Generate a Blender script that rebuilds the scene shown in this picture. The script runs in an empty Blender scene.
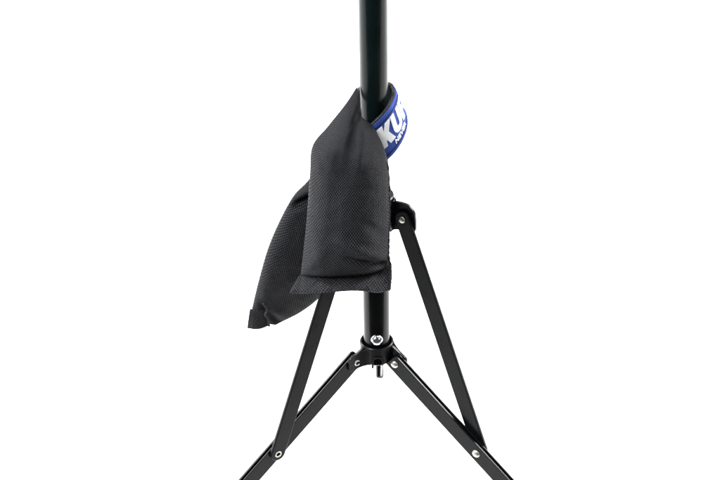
import bpy, bmesh, math, random
from mathutils import Vector, Matrix, noise
random.seed(4)
C = bpy.context.scene.collection
S = 0.001                      # everything below is in millimetres

# ------------------------------------------------------------------ camera
ELEV, ROLL = math.radians(33.0), math.radians(0.62)
D, CX, CY, Z0 = 2100.0, 375.6, 240.0, 140.8
ev = Vector((0, math.cos(ELEV), -math.sin(ELEV)))
_r, _u = Vector((1, 0, 0)), Vector((0, math.sin(ELEV), math.cos(ELEV)))
er = _r*math.cos(ROLL) - _u*math.sin(ROLL)
eu = _u*math.cos(ROLL) + _r*math.sin(ROLL)
TGT = Vector((0, 0, Z0))
CAM = TGT - ev*D

def W(px, py, y):
    """the place at depth y that stands on the sight line measured in the survey of the photograph"""
    d = ev*D + er*(px-CX) - eu*(py-CY)
    k = (y - CAM.y)/d.y
    return CAM + d*k

cam = bpy.data.cameras.new('camera')
cam.sensor_width, cam.lens = 36.0, 36.0*D/720.0
cam.shift_x = -(CX-360)/720.0
cam.clip_start, cam.clip_end = 0.05, 60
co = bpy.data.objects.new('camera', cam); C.objects.link(co)
M = Matrix((er, eu, -ev)).transposed().to_4x4()
M.translation = CAM*S
co.matrix_world = M
bpy.context.scene.camera = co

# ------------------------------------------------------------------ materials
def new_mat(name):
    m = bpy.data.materials.new(name); m.use_nodes = True
    nt = m.node_tree
    return m, nt, nt.nodes['Principled BSDF']

def node(nt, kind, **kw):
    n = nt.nodes.new(kind)
    for k, v in kw.items(): setattr(n, k, v)
    return n

def mth(nt, op, a, b=None, c=None):
    n = node(nt, 'ShaderNodeMath', operation=op)
    for i, v in enumerate((a, b, c)):
        if v is None: continue
        if isinstance(v, (int, float)): n.inputs[i].default_value = v
        else: nt.links.new(v, n.inputs[i])
    return n.outputs[0]

def coated(name, col, rough, spec=0.5, grain=0.06, scale=1500.0, coat=0.0):
    m, nt, p = new_mat(name)
    tc = node(nt, 'ShaderNodeTexCoord')
    n1 = node(nt, 'ShaderNodeTexNoise'); n1.inputs['Scale'].default_value = scale; n1.inputs['Detail'].default_value = 3
    n2 = node(nt, 'ShaderNodeTexNoise'); n2.inputs['Scale'].default_value = 35; n2.inputs['Detail'].default_value = 5
    nt.links.new(tc.outputs['Object'], n1.inputs['Vector']); nt.links.new(tc.outputs['Object'], n2.inputs['Vector'])
    b = node(nt, 'ShaderNodeBump'); b.inputs['Strength'].default_value = grain; b.inputs['Distance'].default_value = 0.0004
    nt.links.new(n1.outputs[0], b.inputs['Height']); nt.links.new(b.outputs[0], p.inputs['Normal'])
    rr = mth(nt, 'MULTIPLY_ADD', n2.outputs[0], 0.22, rough-0.11)
    nt.links.new(rr, p.inputs['Roughness'])
    mx = node(nt, 'ShaderNodeMix', data_type='RGBA')
    mx.inputs[6].default_value = (*[c*0.75 for c in col], 1); mx.inputs[7].default_value = (*[c*1.35 for c in col], 1)
    nt.links.new(n2.outputs[0], mx.inputs[0]); nt.links.new(mx.outputs[2], p.inputs['Base Color'])
    p.inputs['Specular IOR Level'].default_value = spec
    p.inputs['Coat Weight'].default_value = coat
    return m

def metal(name, col, rough, dent=0.15):
    m, nt, p = new_mat(name)
    p.inputs['Base Color'].default_value = (*col, 1); p.inputs['Metallic'].default_value = 1
    tc = node(nt, 'ShaderNodeTexCoord')
    n = node(nt, 'ShaderNodeTexNoise'); n.inputs['Scale'].default_value = 420; n.inputs['Detail'].default_value = 4
    nt.links.new(tc.outputs['Object'], n.inputs['Vector'])
    nt.links.new(mth(nt, 'MULTIPLY_ADD', n.outputs[0], 0.2, rough-0.1), p.inputs['Roughness'])
    b = node(nt, 'ShaderNodeBump'); b.inputs['Strength'].default_value = dent; b.inputs['Distance'].default_value = 0.0003
    nt.links.new(n.outputs[0], b.inputs['Height']); nt.links.new(b.outputs[0], p.inputs['Normal'])
    return m

def woven(name, warp, weft, pitch=1.75, rough=0.75, bump=0.9, sheen=0.15, spec=0.3):
    """plain weave in UV space (UV is in millimetres): domed yarns that go over and under in turn"""
    m, nt, p = new_mat(name)
    uv = node(nt, 'ShaderNodeUVMap')
    nz = node(nt, 'ShaderNodeTexNoise'); nz.inputs['Scale'].default_value = 0.25; nz.inputs['Detail'].default_value = 2
    nt.links.new(uv.outputs[0], nz.inputs['Vector'])
    sep = node(nt, 'ShaderNodeSeparateXYZ'); nt.links.new(uv.outputs[0], sep.inputs[0])
    off = mth(nt, 'MULTIPLY_ADD', nz.outputs[0], 0.9, -0.45)
    u = mth(nt, 'DIVIDE', mth(nt, 'ADD', sep.outputs[0], off), pitch)
    v = mth(nt, 'DIVIDE', mth(nt, 'ADD', sep.outputs[1], off), pitch)
    fu, fv = mth(nt, 'FLOOR', u), mth(nt, 'FLOOR', v)
    par = mth(nt, 'FLOORED_MODULO', mth(nt, 'ADD', fu, fv), 2.0)
    def dome(x, f):
        c = mth(nt, 'MULTIPLY_ADD', mth(nt, 'SUBTRACT', x, f), 2.0, -1.0)
        return mth(nt, 'SUBTRACT', 1.0, mth(nt, 'MULTIPLY', c, c))
    du, dv = dome(u, fu), dome(v, fv)
    def yarn(a, b):        # cross profile a, along profile b
        return mth(nt, 'MULTIPLY', mth(nt, 'POWER', a, 0.6), mth(nt, 'MULTIPLY_ADD', b, 0.55, 0.45))
    hw, hf = yarn(du, dv), yarn(dv, du)
    mixh = node(nt, 'ShaderNodeMix', data_type='FLOAT')
    nt.links.new(par, mixh.inputs[0]); nt.links.new(hw, mixh.inputs[2]); nt.links.new(hf, mixh.inputs[3])
    mixc = node(nt, 'ShaderNodeMix', data_type='RGBA')
    mixc.inputs[6].default_value = (*warp, 1); mixc.inputs[7].default_value = (*weft, 1)
    nt.links.new(par, mixc.inputs[0])
    gap_shade = node(nt, 'ShaderNodeMix', data_type='RGBA')
    gap_shade.inputs[6].default_value = (*[c*0.3 for c in weft], 1)  # shade between the yarns put into the colour
    nt.links.new(mth(nt, 'MINIMUM', mth(nt, 'MULTIPLY', mixh.outputs[0], 1.6), 1.0), gap_shade.inputs[0])
    nt.links.new(mixc.outputs[2], gap_shade.inputs[7])
    big = node(nt, 'ShaderNodeTexNoise'); big.inputs['Scale'].default_value = 0.05; big.inputs['Detail'].default_value = 6
    nt.links.new(uv.outputs[0], big.inputs['Vector'])
    wear = node(nt, 'ShaderNodeMix', data_type='RGBA', blend_type='MULTIPLY'); wear.inputs[0].default_value = 1
    cr = node(nt, 'ShaderNodeMapRange'); cr.inputs[1].default_value = 0.3; cr.inputs[2].default_value = 0.7
    cr.inputs[3].default_value = 0.94; cr.inputs[4].default_value = 1.05
    nt.links.new(big.outputs[0], cr.inputs[0])
    nt.links.new(gap_shade.outputs[2], wear.inputs[6]); nt.links.new(cr.outputs[0], wear.inputs[7])
    nt.links.new(wear.outputs[2], p.inputs['Base Color'])
    b = node(nt, 'ShaderNodeBump'); b.inputs['Strength'].default_value = bump; b.inputs['Distance'].default_value = 0.0006
    nt.links.new(mixh.outputs[0], b.inputs['Height']); nt.links.new(b.outputs[0], p.inputs['Normal'])
    p.inputs['Roughness'].default_value = rough
    p.inputs['Specular IOR Level'].default_value = spec
    p.inputs['Sheen Weight'].default_value = sheen; p.inputs['Sheen Roughness'].default_value = 0.4
    return m

M_pole = coated('green black pole coat', (0.0035, 0.0085, 0.0085), 0.22, 0.12, 0.03)
M_tube = coated('satin black tube coat', (0.003, 0.0033, 0.004), 0.22, 0.22, 0.03)
M_black = coated('black powder coat', (0.005, 0.0053, 0.0063), 0.34, 0.22, 0.10)
M_bar = coated('matt black leg coat', (0.005, 0.0053, 0.0064), 0.30, 0.18, 0.10)
M_rubber = coated('black rubber', (0.012, 0.012, 0.013), 0.65, 0.3, 0.1)
M_chrome = metal('polished chrome', (0.70, 0.71, 0.73), 0.17, 0.0)
M_nickel = metal('nickel rivet', (0.62, 0.595, 0.55), 0.42)
M_shade = coated('shade black', (0.003, 0.003, 0.003), 0.8, 0.0)  # dead black: shade in hollows and on leg faces put into the colour
M_bag = woven('black coarse nylon', (0.043, 0.0445, 0.051), (0.0035, 0.0037, 0.0044), pitch=1.38, sheen=0.02, bump=1.0, rough=0.6, spec=0.12)
M_seam = woven('black seam tape', (0.030, 0.031, 0.034), (0.018, 0.0185, 0.021), pitch=1.3)
M_web = woven('charcoal webbing', (0.030, 0.033, 0.036), (0.020, 0.022, 0.024), pitch=1.2)
M_blue = woven('blue woven patch', (0.040, 0.090, 0.43), (0.032, 0.074, 0.37), pitch=0.7, bump=0.3, sheen=0.05)
M_stitch = coated('navy thread', (0.008, 0.016, 0.075), 0.7, 0.3)
M_white = coated('white raised rubber', (0.88, 0.89, 0.90), 0.5, 0.4, 0.05)
M_paper, _nt, _p = new_mat('white sweep paper')
_p.inputs['Roughness'].default_value = 0.9; _p.inputs['Specular IOR Level'].default_value = 0.2
_n = node(_nt, 'ShaderNodeTexNoise'); _n.inputs['Scale'].default_value = 6
_m = node(_nt, 'ShaderNodeMix', data_type='RGBA')
_m.inputs[6].default_value = (0.90, 0.90, 0.90, 1); _m.inputs[7].default_value = (0.93, 0.93, 0.93, 1)
_nt.links.new(_n.outputs[0], _m.inputs[0]); _nt.links.new(_m.outputs[2], _p.inputs['Base Color'])

# ------------------------------------------------------------------ mesh helpers
def obj(name, bm, mat, parent=None, smooth=35):
    bmesh.ops.scale(bm, vec=(S, S, S), verts=bm.verts)
    bmesh.ops.recalc_face_normals(bm, faces=bm.faces)
    me = bpy.data.meshes.new(name); bm.to_mesh(me); bm.free()
    if smooth:
        for p in me.polygons: p.use_smooth = True
        me.set_sharp_from_angle(angle=math.radians(smooth))
    me.materials.append(mat)
    o = bpy.data.objects.new(name, me); C.objects.link(o)
    if parent: o.parent = parent
    return o

def bevel(o, w, seg=2):
    m = o.modifiers.new('bevel', 'BEVEL'); m.width = w*S; m.segments = seg; m.limit_method = 'ANGLE'
    m.angle_limit = math.radians(40); m.harden_normals = False
    return o

def lathe(bm, prof, mat4=Matrix(), seg=64):
    """profile [(r, z)] round local z"""
    rings = []
    for r, z in prof:
        if r < 1e-6: rings.append([bm.verts.new(mat4 @ Vector((0, 0, z)))])
        else: rings.append([bm.verts.new(mat4 @ Vector((r*math.cos(2*math.pi*i/seg), r*math.sin(2*math.pi*i/seg), z))) for i in range(seg)])
    for a, b in zip(rings, rings[1:]):
        if len(a) == 1 and len(b) == 1: continue
        for i in range(seg):
            j = (i+1) % seg
            if len(a) == 1: bm.faces.new((a[0], b[i], b[j]))
            elif len(b) == 1: bm.faces.new((a[i], a[j], b[0]))
            else: bm.faces.new((a[i], a[j], b[j], b[i]))

def plate(bm, poly, n0, n1):
    """polygon in the local (x, z) plane, extruded along y from n0 to n1"""
    a = [bm.verts.new((x, n0, z)) for x, z in poly]; b = [bm.verts.new((x, n1, z)) for x, z in poly]
    bm.faces.new(a); bm.faces.new(b[::-1])
    for i in range(len(poly)):
        j = (i+1) % len(poly); bm.faces.new((a[i], b[i], b[j], a[j]))

def stadium(p, q, r, seg=12):
    p, q = Vector(p), Vector(q); d = (q-p).normalized(); a0 = math.atan2(d.y, d.x)
    pts = [(p.x+r*math.cos(a0+math.pi/2+math.pi*i/seg), p.y+r*math.sin(a0+math.pi/2+math.pi*i/seg)) for i in range(seg+1)]
    pts += [(q.x+r*math.cos(a0-math.pi/2+math.pi*i/seg), q.y+r*math.sin(a0-math.pi/2+math.pi*i/seg)) for i in range(seg+1)]
    return pts

def rounded(poly, r, seg=5):
    out = []
    n = len(poly)
    for i in range(n):
        a, b, c = Vector(poly[i-1]), Vector(poly[i]), Vector(poly[(i+1) % n])
        rr = min(r, (a-b).length*0.45, (c-b).length*0.45)
        p, q = b+(a-b).normalized()*rr, b+(c-b).normalized()*rr
        for k in range(seg+1):
            t = k/seg; out.append(tuple(p*(1-t)**2 + b*2*t*(1-t) + q*t*t))
    return out

def cr(p, t):
    """Catmull-Rom through equally spaced control values, t in 0..1"""
    n = len(p)-1; x = min(max(t, 0), 1)*n; i = min(int(x), n-1); f = x-i
    a, b, c, d = p[i-1] if i else p[0]*2-p[1], p[i], p[i+1], p[i+2] if i+2 <= n else p[n]*2-p[n-1]
    return (b*2 + (c-a)*f + (a*2-b*5+c*4-d)*f*f + (b*3-a-c*3+d)*f**3)*0.5

def thing(name, label, cat, loc):
    o = bpy.data.objects.new(name, None); C.objects.link(o)
    o.location = Vector(loc)*S; o.empty_display_size = 0.05
    o['label'] = label; o['category'] = cat
    return o

# ------------------------------------------------------------------ tripod stand
PIV = 25.0                                     # hub pivot radius; hub pivot height is z = 0
RIV = Vector((121.0, -80.0))                   # where brace meets leg (radius, height)
ld = (RIV-Vector((PIV, 0))).normalized()       # leg direction
LEG = 560.0
END = Vector((PIV, 0)) + ld*LEG
FLOOR = END.y - 13.0
UPZ, UPR = 174.0, 30.0                         # upper collar pivot

stand = thing('tripod_stand', 'black metal tripod stand with flat folding braces and a round centre pole', 'tripod', (0, 0, FLOOR))
bpy.context.view_layer.update()
def sub(o): o.matrix_parent_inverse = Matrix(); o.location = (0, 0, -FLOOR*S); return o

# centre tube (lower) and pole (upper)
bm = bmesh.new()
lathe(bm, [(0, -6), (12.6, -6), (13.4, -5), (13.4, 196), (12.9, 197.5), (0, 197.5)])
tube = sub(obj('tube', bm, M_tube, stand))
bm = bmesh.new()
lathe(bm, [(0, 197.8), (13.2, 197.8), (13.65, 198.6), (13.65, 1038), (12.8, 1040), (0, 1040)])
pole = sub(obj('pole', bm, M_pole, stand))

def screw(parent, z, r, name='screw'):
    bm = bmesh.new()
    m = Matrix.Translation((0.2, -13.0, z)) @ Matrix.Rotation(math.pi/2, 4, 'X')
    lathe(bm, [(0, -0.5), (r, -0.5)] + [(r*math.cos(math.radians(a)), 0.4+r*0.86*math.sin(math.radians(a))) for a in range(0, 85, 6)] + [(0, 0.4+r*0.86)], m, 40)
    return obj(name, bm, M_chrome, parent)
screw(tube, 27.6, 6.3)

# lower hub: open ring with three radial plates
def ring(bm, ri, ro, z0, z1):
    lathe(bm, [(ri, z0+0.8), (ri+0.8, z0), (ro-0.9, z0), (ro, z0+0.9), (ro, z1-0.9), (ro-0.9, z1), (ri+0.8, z1), (ri, z1-0.8), (ri, z0+0.8)])
AZ = [math.radians(a) for a in (210, 330, 90)]
def placed(o, az): o.rotation_euler = (0, 0, az); return o

bm = bmesh.new(); ring(bm, 15.1, 17.4, -2.6, 18)
hub = sub(obj('hub', bm, M_black, stand))
bm = bmesh.new(); lathe(bm, [(13.42, -4), (15.0, -4), (15.0, 4), (13.42, 4), (13.42, -4)])
obj('bushing', bm, M_rubber, hub)
lowpoly = rounded([(14.5, 16.5), (18, 15.5), (27, 9.5), (33, 7), (35.0, 3.5), (35.0, -7), (33, -9.5), (28, -9.2), (14.5, -3)], 2.0)
for az in AZ:
    bm = bmesh.new(); plate(bm, lowpoly, 0.05, 3.0)
    # the sheet of the ring flares out into the bracket
    RF, RO = 20.0, 17.3
    xc = math.sqrt((RO+RF)**2-(2.95+RF)**2); a0 = math.atan2(2.95+RF, xc)
    cols = []
    for k in range(15):
        a = (math.pi+a0) + (1.5*math.pi-(math.pi+a0))*k/14
        x, n = xc+RF*math.cos(a), 2.95+RF+RF*math.sin(a)
        f = k/14
        zt = 17.2*(1-f)+8.9*f+1.2*math.sin(math.pi*f); zb = -2.4*(1-f)-8.6*f
        xi = RO*math.cos(a0)*0.93*(1-f)+x*f; ni = n-1.6*(1-f)-0.6*f
        cols.append([bm.verts.new(c) for c in ((x, n, zb), (x, n, zt), (xi, ni, zt), (xi, ni, zb))])
    for A, B in zip(cols, cols[1:]):
        for i in range(4):
            j = (i+1) % 4; bm.faces.new((A[i], A[j], B[j], B[i]))
    bm.faces.new(cols[0]); bm.faces.new(cols[-1])
    placed(bevel(obj('hub_bracket', bm, M_black, hub), 0.4), az)
# front lug: an arched rim round a dark plate standing for shade in the hollow, with a small tab beside it
bm = bmesh.new()
arch = [(-6.0, -1.5)] + [(6.0*math.cos(math.radians(a)), 3.2+5.4*math.sin(math.radians(a))) for a in range(180, -1, -15)] + [(6.0, -1.5)]
inn = [(-4.3, -1.5)] + [(4.3*math.cos(math.radians(a)), 3.2+4.0*math.sin(math.radians(a))) for a in range(180, -1, -15)] + [(4.3, -1.5)]
ax = 0.9
q = [[[bm.verts.new((ax+x, -n, z)) for x, z in L] for n in (16.0, 18.6)] for L in (arch, inn)]
for k in range(len(arch)-1):
    bm.faces.new((q[0][1][k], q[0][1][k+1], q[1][1][k+1], q[1][1][k])); bm.faces.new((q[0][0][k], q[0][0][k+1], q[0][1][k+1], q[0][1][k]))
    bm.faces.new((q[1][0][k], q[1][0][k+1], q[1][1][k+1], q[1][1][k])); bm.faces.new((q[0][0][k], q[0][0][k+1], q[1][0][k+1], q[1][0][k]))
for k in (0, -1): bm.faces.new((q[0][0][k], q[0][1][k], q[1][1][k], q[1][0][k]))
bevel(obj('lug', bm, M_black, hub), 0.35)
bm = bmesh.new()
plate(bm, [(ax+x, z) for x, z in inn], -17.65, -15.0)
obj('socket_shade', bm, M_shade, hub)
bm = bmesh.new()
plate(bm, rounded([(-5.4, 2.2), (-5.4, -5.2), (-3.2, -5.2), (-3.2, 2.2)], 0.5), -18.3, -16.3)
bevel(obj('tab', bm, M_black, hub), 0.3)

# upper collar
bm = bmesh.new(); ring(bm, 13.75, 18.5, UPZ-16, UPZ+21)
collar = sub(obj('collar', bm, M_black, stand))
uppoly = rounded([(14, UPZ+14), (23, UPZ+16.4), (34.8, UPZ+16.4), (42.0, UPZ+9.5), (43.0, UPZ-2), (43.0, UPZ-12.5), (38, UPZ-15), (22.3, UPZ-15.9), (17.5, UPZ-18), (14, UPZ-23)], 4.0)
for az in AZ:
    bm = bmesh.new(); plate(bm, uppoly, 4.05, 6.8)
    placed(bevel(obj('collar_bracket', bm, M_black, collar), 0.5), az)
bm = bmesh.new()
lathe(bm, [(0, 0), (3.4, 0), (3.4, 1.4), (2.6, 2.6), (0, 3.0)], Matrix.Translation((18.2, -3.0, UPZ+17.5)) @ Matrix.Rotation(math.pi/2, 4, 'Y'), 24)
obj('set_screw', bm, M_chrome, collar)

def rivet_bm(x, z, n0, n1, r=4.2):
    """domed head on the n0 side, flared hollow end on the n1 side"""
    bm = bmesh.new()
    m = Matrix.Translation((x, n0, z)) @ Matrix.Rotation(math.pi/2, 4, 'X')     # local +z -> -y
    lathe(bm, [(1.6, -0.5), (r*0.97, -0.2), (r, 0.4), (r*0.92, 1.1), (r*0.66, 1.9), (r*0.3, 2.3), (0, 2.4)], m, 36)
    m = Matrix.Translation((x, n1, z)) @ Matrix.Rotation(-math.pi/2, 4, 'X')    # local +z -> +y
    lathe(bm, [(r*0.86, -0.3), (r*0.86, 0.4), (r*0.74, 1.0), (r*0.56, 1.0), (r*0.47, 0.4), (r*0.47, -2.4), (0, -2.4)], m, 36)
    return bm
def bore_shade_bm(x, z, n1, r=4.2):
    bm = bmesh.new()
    m = Matrix.Translation((x, n1, z)) @ Matrix.Rotation(-math.pi/2, 4, 'X')
    lathe(bm, [(r*0.45, -1.4), (r*0.45, 0.1), (0, 0.0)], m, 24)  # black plug at the mouth stands for shade inside the bore
    return bm

def bar_frame(p, q):
    d = (Vector(q)-Vector(p)); return d.length, math.atan2(d.y, d.x)

CW, CH = 7.0, 17.5               # leg channel width (tangential) and depth
for az in AZ:
    # leg: channel that opens upwards
    bm = bmesh.new()
    th = 1.7
    up = Vector((-ld.y, ld.x))
    def pt(a, h): return Vector((PIV, 0)) + ld*a + up*h
    def strip(a0, a1, h0, h1, n0, n1, rnd=0.0):
        poly = [tuple(pt(a, h)) for a, h in ((a0, h0), (a1, h0), (a1, h1), (a0, h1))]
        plate(bm, rounded(poly, rnd) if rnd else poly, n0, n1)
    hb, ht = -CH*0.5, CH*0.5
    # U cross-section swept along the leg (one closed shell)
    sec = [(-CW, ht), (-CW, hb), (-5.6, hb-0.35), (-4.3, hb-0.35), (0, hb), (0, ht), (-th, ht), (-th, hb+th), (-CW+th+0.9, hb+th), (-CW+th+0.9, ht)]
    def loop(a, cut=0):
        return [bm.verts.new((pt(a, h - (cut if h > 0 else 0)).x, n, pt(a, h - (cut if h > 0 else 0)).y)) for n, h in sec]
    la = [loop(a, c) for a, c in ((-6.2, 3.5), (-5.0, 1.2), (-3.4, 0.2), (-2, 0), (60, 0), (LEG-16, 0), (LEG, 0))]
    for A, B in zip(la, la[1:]):
        for i in range(10):
            j = (i+1) % 10; f = bm.faces.new((A[i], A[j], B[j], B[i])); f.material_index = 1 if i in (3, 7) else 0  # reflections blacked out on the channel floor and most of the underside
    for L in (la[0], la[-1]):
        for q in ((0, 1, 8, 9), (1, 2, 3, 4, 7, 8), (4, 5, 6, 7)): bm.faces.new([L[k] for k in q])
    leg = placed(sub(obj('leg', bm, M_bar, stand)), az); leg.data.materials.append(M_shade); bevel(leg, 0.5)
    obj('rivet', rivet_bm(PIV, 0, -CW, 3.0), M_nickel, leg)
    obj('rivet_bore_shade', bore_shade_bm(PIV, 0, 3.0), M_shade, leg)
    bm = bmesh.new()
    f0, f1 = LEG-16, LEG+5
    poly = rounded([tuple(pt(a, h)) for a, h in ((f0, hb-1.6), (f1, hb-1.6), (f1, ht+1.2), (f0, ht+1.2))], 5)
    plate(bm, poly, -CW-1.2, 1.2)
    bevel(obj('foot', bm, M_rubber, leg), 2.6, 4)
    # brace: flat bar with a shallow stamped face
    bm = bmesh.new()
    a, b = Vector((UPR, UPZ)), RIV
    BW = 8.3
    plate(bm, stadium(a, b, BW), 0.15, 3.9)
    brace = placed(sub(obj('brace', bm, M_bar, stand)), az); bevel(brace, 0.9, 3)
    obj('rivet', rivet_bm(UPR, UPZ, 0.15, 6.8, 3.9), M_nickel, brace)
    obj('rivet_bore_shade', bore_shade_bm(UPR, UPZ, 6.8, 3.9), M_shade, brace)
    obj('rivet', rivet_bm(RIV.x, RIV.y, -CW, 3.9, 4.4), M_nickel, brace)
    obj('rivet_bore_shade', bore_shade_bm(RIV.x, RIV.y, 3.9, 4.4), M_shade, brace)

# ------------------------------------------------------------------ sandbag
bag = thing('sandbag', 'black woven sandbag with two pouches and a blue strap hung round the pole', 'sandbag', (0, -30, 60))
bpy.context.view_layer.update()
BAGINV = Matrix.Translation(-Vector((0, -30, 60))*S)
def bagpart(o): o.matrix_parent_inverse = BAGINV; return o

def smooth_s(k, n): return 0.5-0.5*math.cos(math.pi*k/n)

def pouch(rows, bulge_f, bulge_b, folds, nu, nv, L, Wd, seed, dirv=Vector((0, -1, 0)), amp=1.0, power=0.55, close=2.0):
    """pillow between a front and a back sheet; rows of control points (px, py, depth)"""
    ctrl = [[W(*p) for p in r] for r in rows]
    cimg = [[Vector((p[0], p[1], 0)) for p in r] for r in rows]
    bf = [Vector((x, 0, 0)) for x in bulge_f]; bb = [Vector((x, 0, 0)) for x in bulge_b]
    bm = bmesh.new(); uvl = bm.loops.layers.uv.new('UVMap'); uvs = {}
    sheets = []
    for side in (1, -1):
        grid = []
        for j in range(nv+1):
            t = 0.7*(j/nv) + 0.3*smooth_s(j, nv)
            row = []
            for i in range(nu+1):
                s = smooth_s(i, nu)*0.75 + 0.25*i/nu
                P = cr([cr(r, s) for r in ctrl], t)
                I = cr([cr(r, s) for r in cimg], t)
                prof = max(0.0, 1-abs(2*s-1)**2.6)**power
                H = (cr(bf, t).x if side > 0 else cr(bb, t).x)*prof
                if t > close: H *= max(0.05, 1-((t-close)/(1-close))**2.2)
                edge = min(1.0, 6*min(s, 1-s), 12*(1-t)+0.05)
                if side > 0:
                    q = P*0.035
                    nz = noise.noise(q+Vector((seed, 0, 0)))*1.6 + noise.noise(q*2.3+Vector((0, seed, 0)))*0.8 + noise.noise(q*5+Vector((0, 0, seed)))*0.3
                    H += nz*amp*edge
                    for (x0, y0, x1, y1, w, a) in folds:
                        A, B = Vector((x0, y0, 0)), Vector((x1, y1, 0)); ab = B-A
                        f = max(-0.35, min(1.35, (I-A).dot(ab)/ab.length_squared)); d = (I-(A+ab*f)).length
                        end = math.exp(-((max(0, f-0.75, 0.25-f))/0.3)**2)
                        H += a*math.exp(-(d/w)**2)*end*min(1.0, edge*1.5)
                row.append((P + dirv*H*side, s, t))
            grid.append(row)
        sheets.append(grid)
    def mk(grid, flip, uoff):
        V = [[bm.verts.new(g[0]) for g in r] for r in grid]
        for j in range(nv):
            for i in range(nu):
                q = [(j, i), (j, i+1), (j+1, i+1), (j+1, i)]
                f = bm.faces.new([V[a][b] for a, b in (q if not flip else q[::-1])])
                for lp, (a, b) in zip(f.loops, (q if not flip else q[::-1])):
                    lp[uvl].uv = (grid[a][b][1]*Wd+uoff, grid[a][b][2]*L)
        return V
    mk(sheets[0], False, 0); mk(sheets[1], True, 300)
    bmesh.ops.remove_doubles(bm, verts=bm.verts, dist=0.02)
    return bm

front_rows = [
 [(357, 86.5, 3), (358.3, 97, -4), (358.2, 107, -11), (359.5, 115, -17), (371.5, 124.5, -23)],
 [(345.5, 104, -3), (350, 113, -13), (354.5, 120, -20), (362, 125, -24), (377, 133, -26)],
 [(328, 126, -10), (340, 133, -22), (352, 138, -28), (366, 141, -30), (383, 145, -27)],
 [(312.5, 146, -18), (330, 150, -29), (350, 154, -34), (370, 157, -34), (387.5, 161, -29)],
 [(309.8, 175, -25), (329, 177, -34), (349, 179, -38), (370, 179, -37), (389.5, 180, -31)],
 [(307, 215, -32), (327, 214, -40), (348, 213, -44), (370, 213, -42), (389.5, 215, -35)],
 [(303.5, 250, -38), (324, 248, -46), (347, 247, -49), (370, 245, -47), (389, 245, -40)],
 [(300.5, 277, -44), (322, 275.5, -50), (346, 274, -53), (369, 271.5, -50), (389, 268, -44)],
]
front_folds = [
 (358, 113, 349, 152, 4.0, -5.0), (366, 120, 358, 165, 5, 3.0), (346, 112, 330, 150, 7, 1.6),
 (391, 262, 350, 249, 3.2, -6.0), (391, 252, 342, 232, 4.5, 2.8), (391, 269, 356, 264, 3.0, 2.0), (391, 246, 366, 256, 2.4, 1.6), (392, 236, 366, 214, 5, -2.0), (340, 150, 330, 240, 9, -1.5),
 (306, 262, 330, 236, 6, 1.2),
]
pf = bagpart(obj('pouch', pouch(front_rows, [0.8, 3.0, 8.0, 13.0, 16.5, 19.0, 19.5, 13.5], [0.8, 1.0, 3, 8, 11, 12, 12, 6], front_folds, 84, 190, 200, 92, 3.1, close=0.95, amp=1.25),
                M_bag, bag, smooth=0))
back_rows = [
 [(350, 112, 12), (354, 113, 15), (358, 114, 17), (362, 115, 18), (366, 116, 19)],
 [(329, 150, 12), (340, 148, 16), (350, 147, 19), (360, 147, 20), (369, 149, 20)],
 [(308.5, 180, 10), (324, 178, 15), (339, 177, 19), (354, 177, 21), (366, 181, 20)],
 [(293.5, 196, 7), (312, 199, 12), (330, 202, 16), (347, 205, 18), (362, 211, 18)],
 [(280.5, 219, 4), (299, 224, 9), (317, 229, 13), (335, 233, 16), (353, 238, 16)],
 [(268, 248, 1), (286, 253, 6), (304, 257, 10), (322, 260, 13), (341, 264, 13)],
 [(258.5, 281, -1), (273, 283, 3), (288, 285, 7), (305, 289, 10), (324, 292, 11)],
 [(252.5, 306, -3), (263, 307, 0), (274, 308, 3), (287, 311, 6), (303, 310, 8)],
 [(248.8, 322, -5), (254, 322, -4), (259, 321.5, -3), (266, 323, -2), (276, 325, -1)],
]
back_folds = [(320, 190, 291, 203, 3.6, -7.0), (314, 182, 292, 194, 4, 3.0), (262, 300, 276, 318, 3.5, -3.0), (270, 290, 300, 262, 7, 1.6), (285, 315, 262, 285, 5, 1.5)]
pb = bagpart(obj('pouch', pouch(back_rows, [1, 5, 10, 14, 17, 18, 16, 10, 1.2], [1, 5, 9, 12, 14, 14, 12, 8, 1.2], back_folds, 76, 150, 215, 84, 9.7), M_bag, bag, smooth=0))

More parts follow.
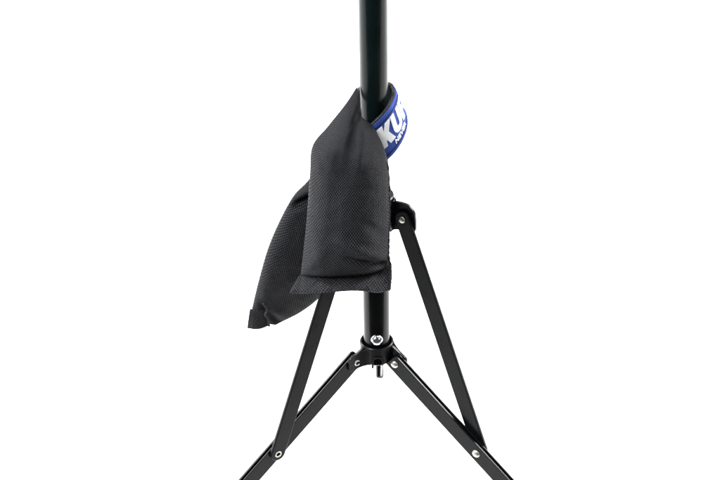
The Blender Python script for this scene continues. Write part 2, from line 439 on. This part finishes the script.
# hems and seams
def flap(top, bot, thick, nu, nv, Wd, L, seed, wob=0.6):
    """thick strip between two edges given as (px, py, depth) lists"""
    a, b = [W(*p) for p in top], [W(*p) for p in bot]
    bm = bmesh.new(); uvl = bm.loops.layers.uv.new('UVMap')
    P = []
    for j in range(nv+1):
        row = []
        for i in range(nu+1):
            s, t = i/nu, j/nv
            p = cr(a, s)*(1-t) + cr(b, s)*t
            n = noise.noise(p*0.09+Vector((seed, 0, 0)))*wob*1.8 + noise.noise(p*0.25+Vector((0, seed, 0)))*wob*0.9
            row.append(p + Vector((0, -0.7, 0.7))*n)
        P.append(row)
    def nrm(j, i):
        du = P[j][min(i+1, nu)]-P[j][max(i-1, 0)]; dv = P[min(j+1, nv)][i]-P[max(j-1, 0)][i]
        return du.cross(dv).normalized()
    def e(j, i):
        s, t = i/nu, j/nv
        return thick*0.5*max(0.12, (1-abs(2*t-1)**6))**0.5*max(0.12, (1-abs(2*s-1)**40))**0.5
    Vf = [[bm.verts.new(P[j][i]+nrm(j, i)*e(j, i)) for i in range(nu+1)] for j in range(nv+1)]
    Vb = [[bm.verts.new(P[j][i]-nrm(j, i)*e(j, i)) for i in range(nu+1)] for j in range(nv+1)]
    def uvf(vs, ij, off=0):
        f = bm.faces.new(vs)
        for lp, (j, i) in zip(f.loops, ij): lp[uvl].uv = (i/nu*Wd+off, j/nv*L)
    for j in range(nv):
        for i in range(nu):
            ij = [(j, i), (j, i+1), (j+1, i+1), (j+1, i)]
            uvf([Vf[x][y] for x, y in ij], ij); uvf([Vb[x][y] for x, y in ij[::-1]], ij[::-1], 50)
    rim = [(0, i) for i in range(nu)] + [(j, nu) for j in range(nv)] + [(nv, i) for i in range(nu, 0, -1)] + [(j, 0) for j in range(nv, 0, -1)]
    for k in range(len(rim)):
        p, q = rim[k], rim[(k+1) % len(rim)]
        uvf([Vf[p[0]][p[1]], Vb[p[0]][p[1]], Vb[q[0]][q[1]], Vf[q[0]][q[1]]], [p, p, q, q])
    return bm

o = obj('hem', flap([(299, 276, -44), (315, 274, -48), (345, 273, -51), (370, 268, -48), (390.3, 262, -42)],
                    [(289.5, 293, -60), (305, 293.6, -67), (320, 292.8, -72), (335, 291.4, -75), (350, 290.4, -76), (364, 291, -74), (378, 292.6, -69), (391, 289.5, -60)], 3.6, 90, 16, 95, 20, 2.2, 1.1), M_bag, pf)
def cord(path, r, seed, n=120, seg=8, wob=0.8):
    pts = [W(*p) for p in path]; bm = bmesh.new(); uvl = bm.loops.layers.uv.new('UVMap')
    C0 = [cr(pts, k/n) for k in range(n+1)]; rings = []
    for k in range(n+1):
        d = (C0[min(k+1, n)]-C0[max(k-1, 0)]).normalized()
        a = d.cross(Vector((0, 1, 0.01))).normalized(); b = d.cross(a)
        w = r*(1+0.35*noise.noise(C0[k]*0.45+Vector((seed, 0, 0))))
        c = C0[k] + a*noise.noise(C0[k]*0.22+Vector((0, seed, 0)))*wob
        if k in (0, n): w *= 0.4
        rings.append([bm.verts.new(c + a*math.cos(2*math.pi*i/seg)*w + b*math.sin(2*math.pi*i/seg)*w) for i in range(seg)])
    for k in range(n):
        for i in range(seg):
            j = (i+1) % seg
            f = bm.faces.new((rings[k][i], rings[k][j], rings[k+1][j], rings[k+1][i]))
            for lp, (kk, ii) in zip(f.loops, ((k, i), (k, i+1), (k+1, i+1), (k+1, i))): lp[uvl].uv = (ii*r*0.8, kk*0.9)
    bm.faces.new(rings[0]); bm.faces.new(rings[-1][::-1])
    return bm
obj('seam', cord([(387, 161, -31), (389.0, 180, -33), (389.1, 215, -37), (388.6, 244, -43), (388.9, 258, -46), (391, 268, -49), (391, 279, -56), (389.6, 291, -62)], 1.0, 5.0), M_seam, pf)
obj('loose_thread', cord([(388, 282, -57), (391, 282.6, -58), (394.5, 283.4, -58)], 0.35, 1.0, 20, 6, 0.2), M_seam, pf)
obj('hem', flap([(250, 309, -6), (256, 310, -8), (263, 310, -9), (268, 312, -8)], [(247.5, 328, -10), (254, 329, -14), (261, 328.6, -15), (268.5, 325.5, -12)], 3.4, 30, 18, 24, 22, 7.1, 0.5), M_bag, pb)
obj('seam', cord([(263.5, 303, -12), (266.5, 309, -13), (266, 315, -14), (268.5, 321, -13), (269, 326.5, -13)], 1.3, 2.0, 50), M_seam, pb)

# strap: a band ruled between a top and a bottom edge, all the way round the pole
top_e = [W(*p) for p in ((366, 130, -19.5), (373, 122.5, -20.5), (381, 115, -18), (388, 106, -12), (391.6, 99.3, -4), (393.6, 92.3, 5), (392.6, 87.0, 13), (388.5, 82.5, 18.5), (376, 82, 21), (363, 85, 18), (356, 91, 10))]
bot_e = [W(*p) for p in ((378, 166, -17), (385.5, 160.5, -17), (393, 153.5, -14), (400, 143.5, -8), (404.8, 132.5, 0), (406.3, 122, 9), (404, 113, 18), (396, 108, 25), (378, 109, 28), (360, 117, 23), (351, 126, 12))]
NS = 240
_tab = [0.0]
for k in range(NS):
    m0 = (cr(top_e, k/NS)+cr(bot_e, k/NS))/2; m1 = (cr(top_e, (k+1)/NS)+cr(bot_e, (k+1)/NS))/2
    _tab.append(_tab[-1]+(m1-m0).length)
SL = _tab[-1]
def par(u):
    u = min(max(u, 0), SL)
    for k in range(NS):
        if _tab[k+1] >= u: return (k + (u-_tab[k])/max(1e-9, _tab[k+1]-_tab[k]))/NS
    return 1.0
BW_ = 42.0
def strap_pt(u, v, w):
    """u mm along, v mm down from the top edge, w mm out"""
    t = par(u); a, b = cr(top_e, t), cr(bot_e, t)
    a2, b2 = cr(top_e, min(1, t+0.004)), cr(bot_e, min(1, t+0.004)); a1, b1 = cr(top_e, max(0, t-0.004)), cr(bot_e, max(0, t-0.004))
    f = v/BW_
    d = (a2*(1-f)+b2*f)-(a1*(1-f)+b1*f)
    n = d.cross(a-b).normalized()
    bow = 0.3*math.sin(math.pi*min(max(f, 0), 1))
    p = a*(1-f)+b*f
    if n.dot(Vector((p.x, p.y, 0))) < 0: n = -n
    return p + n*(w+bow)

def slab(u0, u1, v0, v1, w0, w1, nu, nv):
    bm = bmesh.new(); uvl = bm.loops.layers.uv.new('UVMap'); V = {}
    for side, w in ((0, w0), (1, w1)):
        for j in range(nv+1):
            for i in range(nu+1):
                V[side, j, i] = bm.verts.new(strap_pt(u0+(u1-u0)*i/nu, v0+(v1-v0)*j/nv, w))
    def f(keys):
        fc = bm.faces.new([V[k] for k in keys])
        for lp, k in zip(fc.loops, keys): lp[uvl].uv = (u0+(u1-u0)*k[2]/nu, v0+(v1-v0)*k[1]/nv)
    for j in range(nv):
        for i in range(nu):
            for s in (0, 1): f([(s, j, i), (s, j, i+1), (s, j+1, i+1), (s, j+1, i)])
    for i in range(nu):
        for j in (0, nv): f([(0, j, i), (0, j, i+1), (1, j, i+1), (1, j, i)])
    for j in range(nv):
        for i in (0, nu): f([(0, j, i), (0, j+1, i), (1, j+1, i), (1, j, i)])
    return bm
strap = bagpart(obj('strap', slab(0, SL, 0, BW_, -1.6, 1.0, 150, 12), M_web, bag))
patch = obj('patch', slab(1.5, SL*0.62, 1.6, BW_-0.6, 0.6, 1.8, 110, 12), M_blue, strap)
for vv in (6.0, BW_-4.2):
    # one raised double-stitched row, dented at every stitch
    u0, u1 = 2.5, SL*0.61-3
    n = int((u1-u0)/0.4); bm = slab(u0, u1, vv-0.55, vv+0.55, 1.5, 2.2, n, 1)
    obj('stitching', bm, M_stitch, strap)

def letters(shapes, w0, w1, cut=1.2):
    """outlines in (u, v) on the band, raised between w0 and w1"""
    bm = bmesh.new()
    for poly in shapes:
        vs = [bm.verts.new((x, y, w0)) for x, y in poly]
        f = bm.faces.new(vs)
        r = bmesh.ops.extrude_face_region(bm, geom=[f])
        for v in r['geom']:
            if isinstance(v, bmesh.types.BMVert): v.co.z = w1
    bmesh.ops.triangulate(bm, faces=[f for f in bm.faces if len(f.verts) > 4])
    us = [v.co.x for v in bm.verts]; x = min(us)+cut*0.37
    while x < max(us):
        bmesh.ops.bisect_plane(bm, geom=bm.verts[:]+bm.edges[:]+bm.faces[:], plane_co=(x, 0, 0), plane_no=(1, 0, 0)); x += cut
    for v in bm.verts: v.co = strap_pt(v.co.x, v.co.y, v.co.z)
    return bm
def arcpts(cx, cy, rx, ry, a0, a1, n=10):
    return [(cx+rx*math.cos(math.radians(a0+(a1-a0)*k/n)), cy+ry*math.sin(math.radians(a0+(a1-a0)*k/n))) for k in range(n+1)]
LH, LW = 21.0, 15.5
def K(x, y): return [[(x+a, y+b) for a, b in ((0, 0), (6.3, 0), (6.3, 6.6), (9.8, 0), (16.6, 0), (11.2, 9.6), (17.0, LH), (9.8, LH), (7.1, 15.2), (6.3, 16.6), (6.3, LH), (0, LH))]]
def U(x, y): return [[(x, y), (x+5.4, y), (x+5.4, y+13)] + arcpts(x+7.6, y+13.2, 2.2, 2.6, 180, 0) + [(x+9.8, y), (x+15.2, y)] + arcpts(x+7.6, y+13.4, 7.6, LH-13.4, 0, 180)]
def P(x, y): return [[(x, y), (x+8.6, y)] + arcpts(x+8.6, y+6.8, 6.8, 6.8, -90, 90) + [(x+5.4, y+13.6), (x+5.4, y+9.2), (x+7.8, y+9.2)] + arcpts(x+7.8, y+6.8, 2.2, 2.4, 90, -90) + [(x+5.4, y+4.4), (x+5.4, y+9.19), (x+5.39, y+9.2), (x+5.39, y+LH), (x, y+LH)]]
KU, KV = 11.0, 8.4
obj('lettering', letters(K(KU, KV)+U(KU+17.2, KV)+P(KU+33.6, KV), 1.6, 2.5), M_white, strap, smooth=30)

def text_shapes(txt, u0, v0, h, squeeze=1.0, bold=0.035):
    cu = bpy.data.curves.new('txt', 'FONT'); cu.body = txt; cu.size = 1.0; cu.offset = bold; cu.space_character = 1.1; cu.resolution_u = 4
    cu.fill_mode = 'FRONT'
    to = bpy.data.objects.new('txt', cu); C.objects.link(to)
    me = bpy.data.meshes.new_from_object(to.evaluated_get(bpy.context.evaluated_depsgraph_get()))
    bpy.data.objects.remove(to); bpy.data.curves.remove(cu)
    bm = bmesh.new(); bm.from_mesh(me); bpy.data.meshes.remove(me)
    k = h/0.70
    for v in bm.verts: v.co = (u0+v.co.x*k*squeeze, v0-v.co.y*k, 1.6)
    bmesh.ops.remove_doubles(bm, verts=bm.verts, dist=0.001)
    r = bmesh.ops.extrude_face_region(bm, geom=bm.faces[:])
    for v in r['geom']:
        if isinstance(v, bmesh.types.BMVert): v.co.z = 2.3
    us = [v.co.x for v in bm.verts]; x = min(us)+0.4
    while x < max(us):
        bmesh.ops.bisect_plane(bm, geom=bm.verts[:]+bm.edges[:]+bm.faces[:], plane_co=(x, 0, 0), plane_no=(1, 0, 0)); x += 1.2
    for v in bm.verts: v.co = strap_pt(v.co.x, v.co.y, v.co.z)
    return bm
obj('lettering', text_shapes('NEVER', KU+15.0, KV+LH+6.2, 4.4), M_white, strap, smooth=30)

# ------------------------------------------------------------------ white sweep the stand is set on
bm = bmesh.new()
prof = [(-330, FLOOR), (0, FLOOR), (2600, FLOOR)]
prof += [(2600+1100*math.sin(math.radians(a)), FLOOR+1100*(1-math.cos(math.radians(a)))) for a in range(6, 91, 6)]
prof += [(3700, FLOOR+3600)]
A = [bm.verts.new((-1800, y, z)) for y, z in prof]; B = [bm.verts.new((1800, y, z)) for y, z in prof]
for i in range(len(prof)-1): bm.faces.new((A[i], B[i], B[i+1], A[i+1]))
o = obj('backdrop', bm, M_paper, None, smooth=60)
o['kind'] = 'structure'; o['label'] = 'seamless white paper sweep under the stand'

# ------------------------------------------------------------------ light: a world gradient and unseen lights
w = bpy.data.worlds.new('World'); bpy.context.scene.world = w; w.use_nodes = True
wn = w.node_tree; bg = wn.nodes['Background']; bg.inputs[1].default_value = 1.0
# world gradient added: white behind the stand, dimmed in front to darken its fronts
tcw = node(wn, 'ShaderNodeTexCoord'); sx = node(wn, 'ShaderNodeSeparateXYZ'); wn.links.new(tcw.outputs['Generated'], sx.inputs[0])
mr = node(wn, 'ShaderNodeMapRange', interpolation_type='SMOOTHSTEP')
mr.inputs[1].default_value = -0.1; mr.inputs[2].default_value = 0.35; mr.inputs[3].default_value = 0.10; mr.inputs[4].default_value = 1.1
wn.links.new(sx.outputs['Y'], mr.inputs[0])
cw = node(wn, 'ShaderNodeCombineColor')
for k in range(3): wn.links.new(mr.outputs[0], cw.inputs[k])
wn.links.new(cw.outputs[0], bg.inputs[0])
def softbox(name, loc, to, sx, sy, power):
    l = bpy.data.lights.new(name, 'AREA'); l.shape = 'RECTANGLE'; l.size = sx; l.size_y = sy; l.energy = power
    o = bpy.data.objects.new(name, l); C.objects.link(o); o.location = loc
    o.rotation_euler = (Vector(to)-Vector(loc)).to_track_quat('-Z', 'Y').to_euler()
softbox('key_softbox', (-1.6, -1.3, 2.1), (0, 0, 0.1), 0.9, 1.3, 85)
softbox('strip_light', (-1.9, -0.6, 0.2), (0, 0, 0.25), 0.35, 1.6, 7)  # unseen light added for a sheen down the pole's left
softbox('fill_light', (1.7, -1.4, 1.3), (0, 0, 0.3), 0.6, 1.0, 10)  # unseen light added to brighten the strap and its lettering
softbox('rim_light', (2.3, 1.2, 1.5), (0, 0, 0.0), 0.7, 1.2, 130)  # unseen light added to draw bright edges along the leg channels
softbox('rim_light', (-2.3, 1.2, 1.5), (0, 0, 0.0), 0.7, 1.2, 100)  # its unseen twin on the left, added for the same edges
softbox('overhead_softbox', (0, 0.9, 2.7), (0, 0.9, 0), 3.0, 3.0, 115)

sc = bpy.context.scene
sc.view_settings.view_transform = 'Standard'; sc.view_settings.look = 'None'
sc.view_settings.exposure = 0; sc.view_settings.gamma = 1
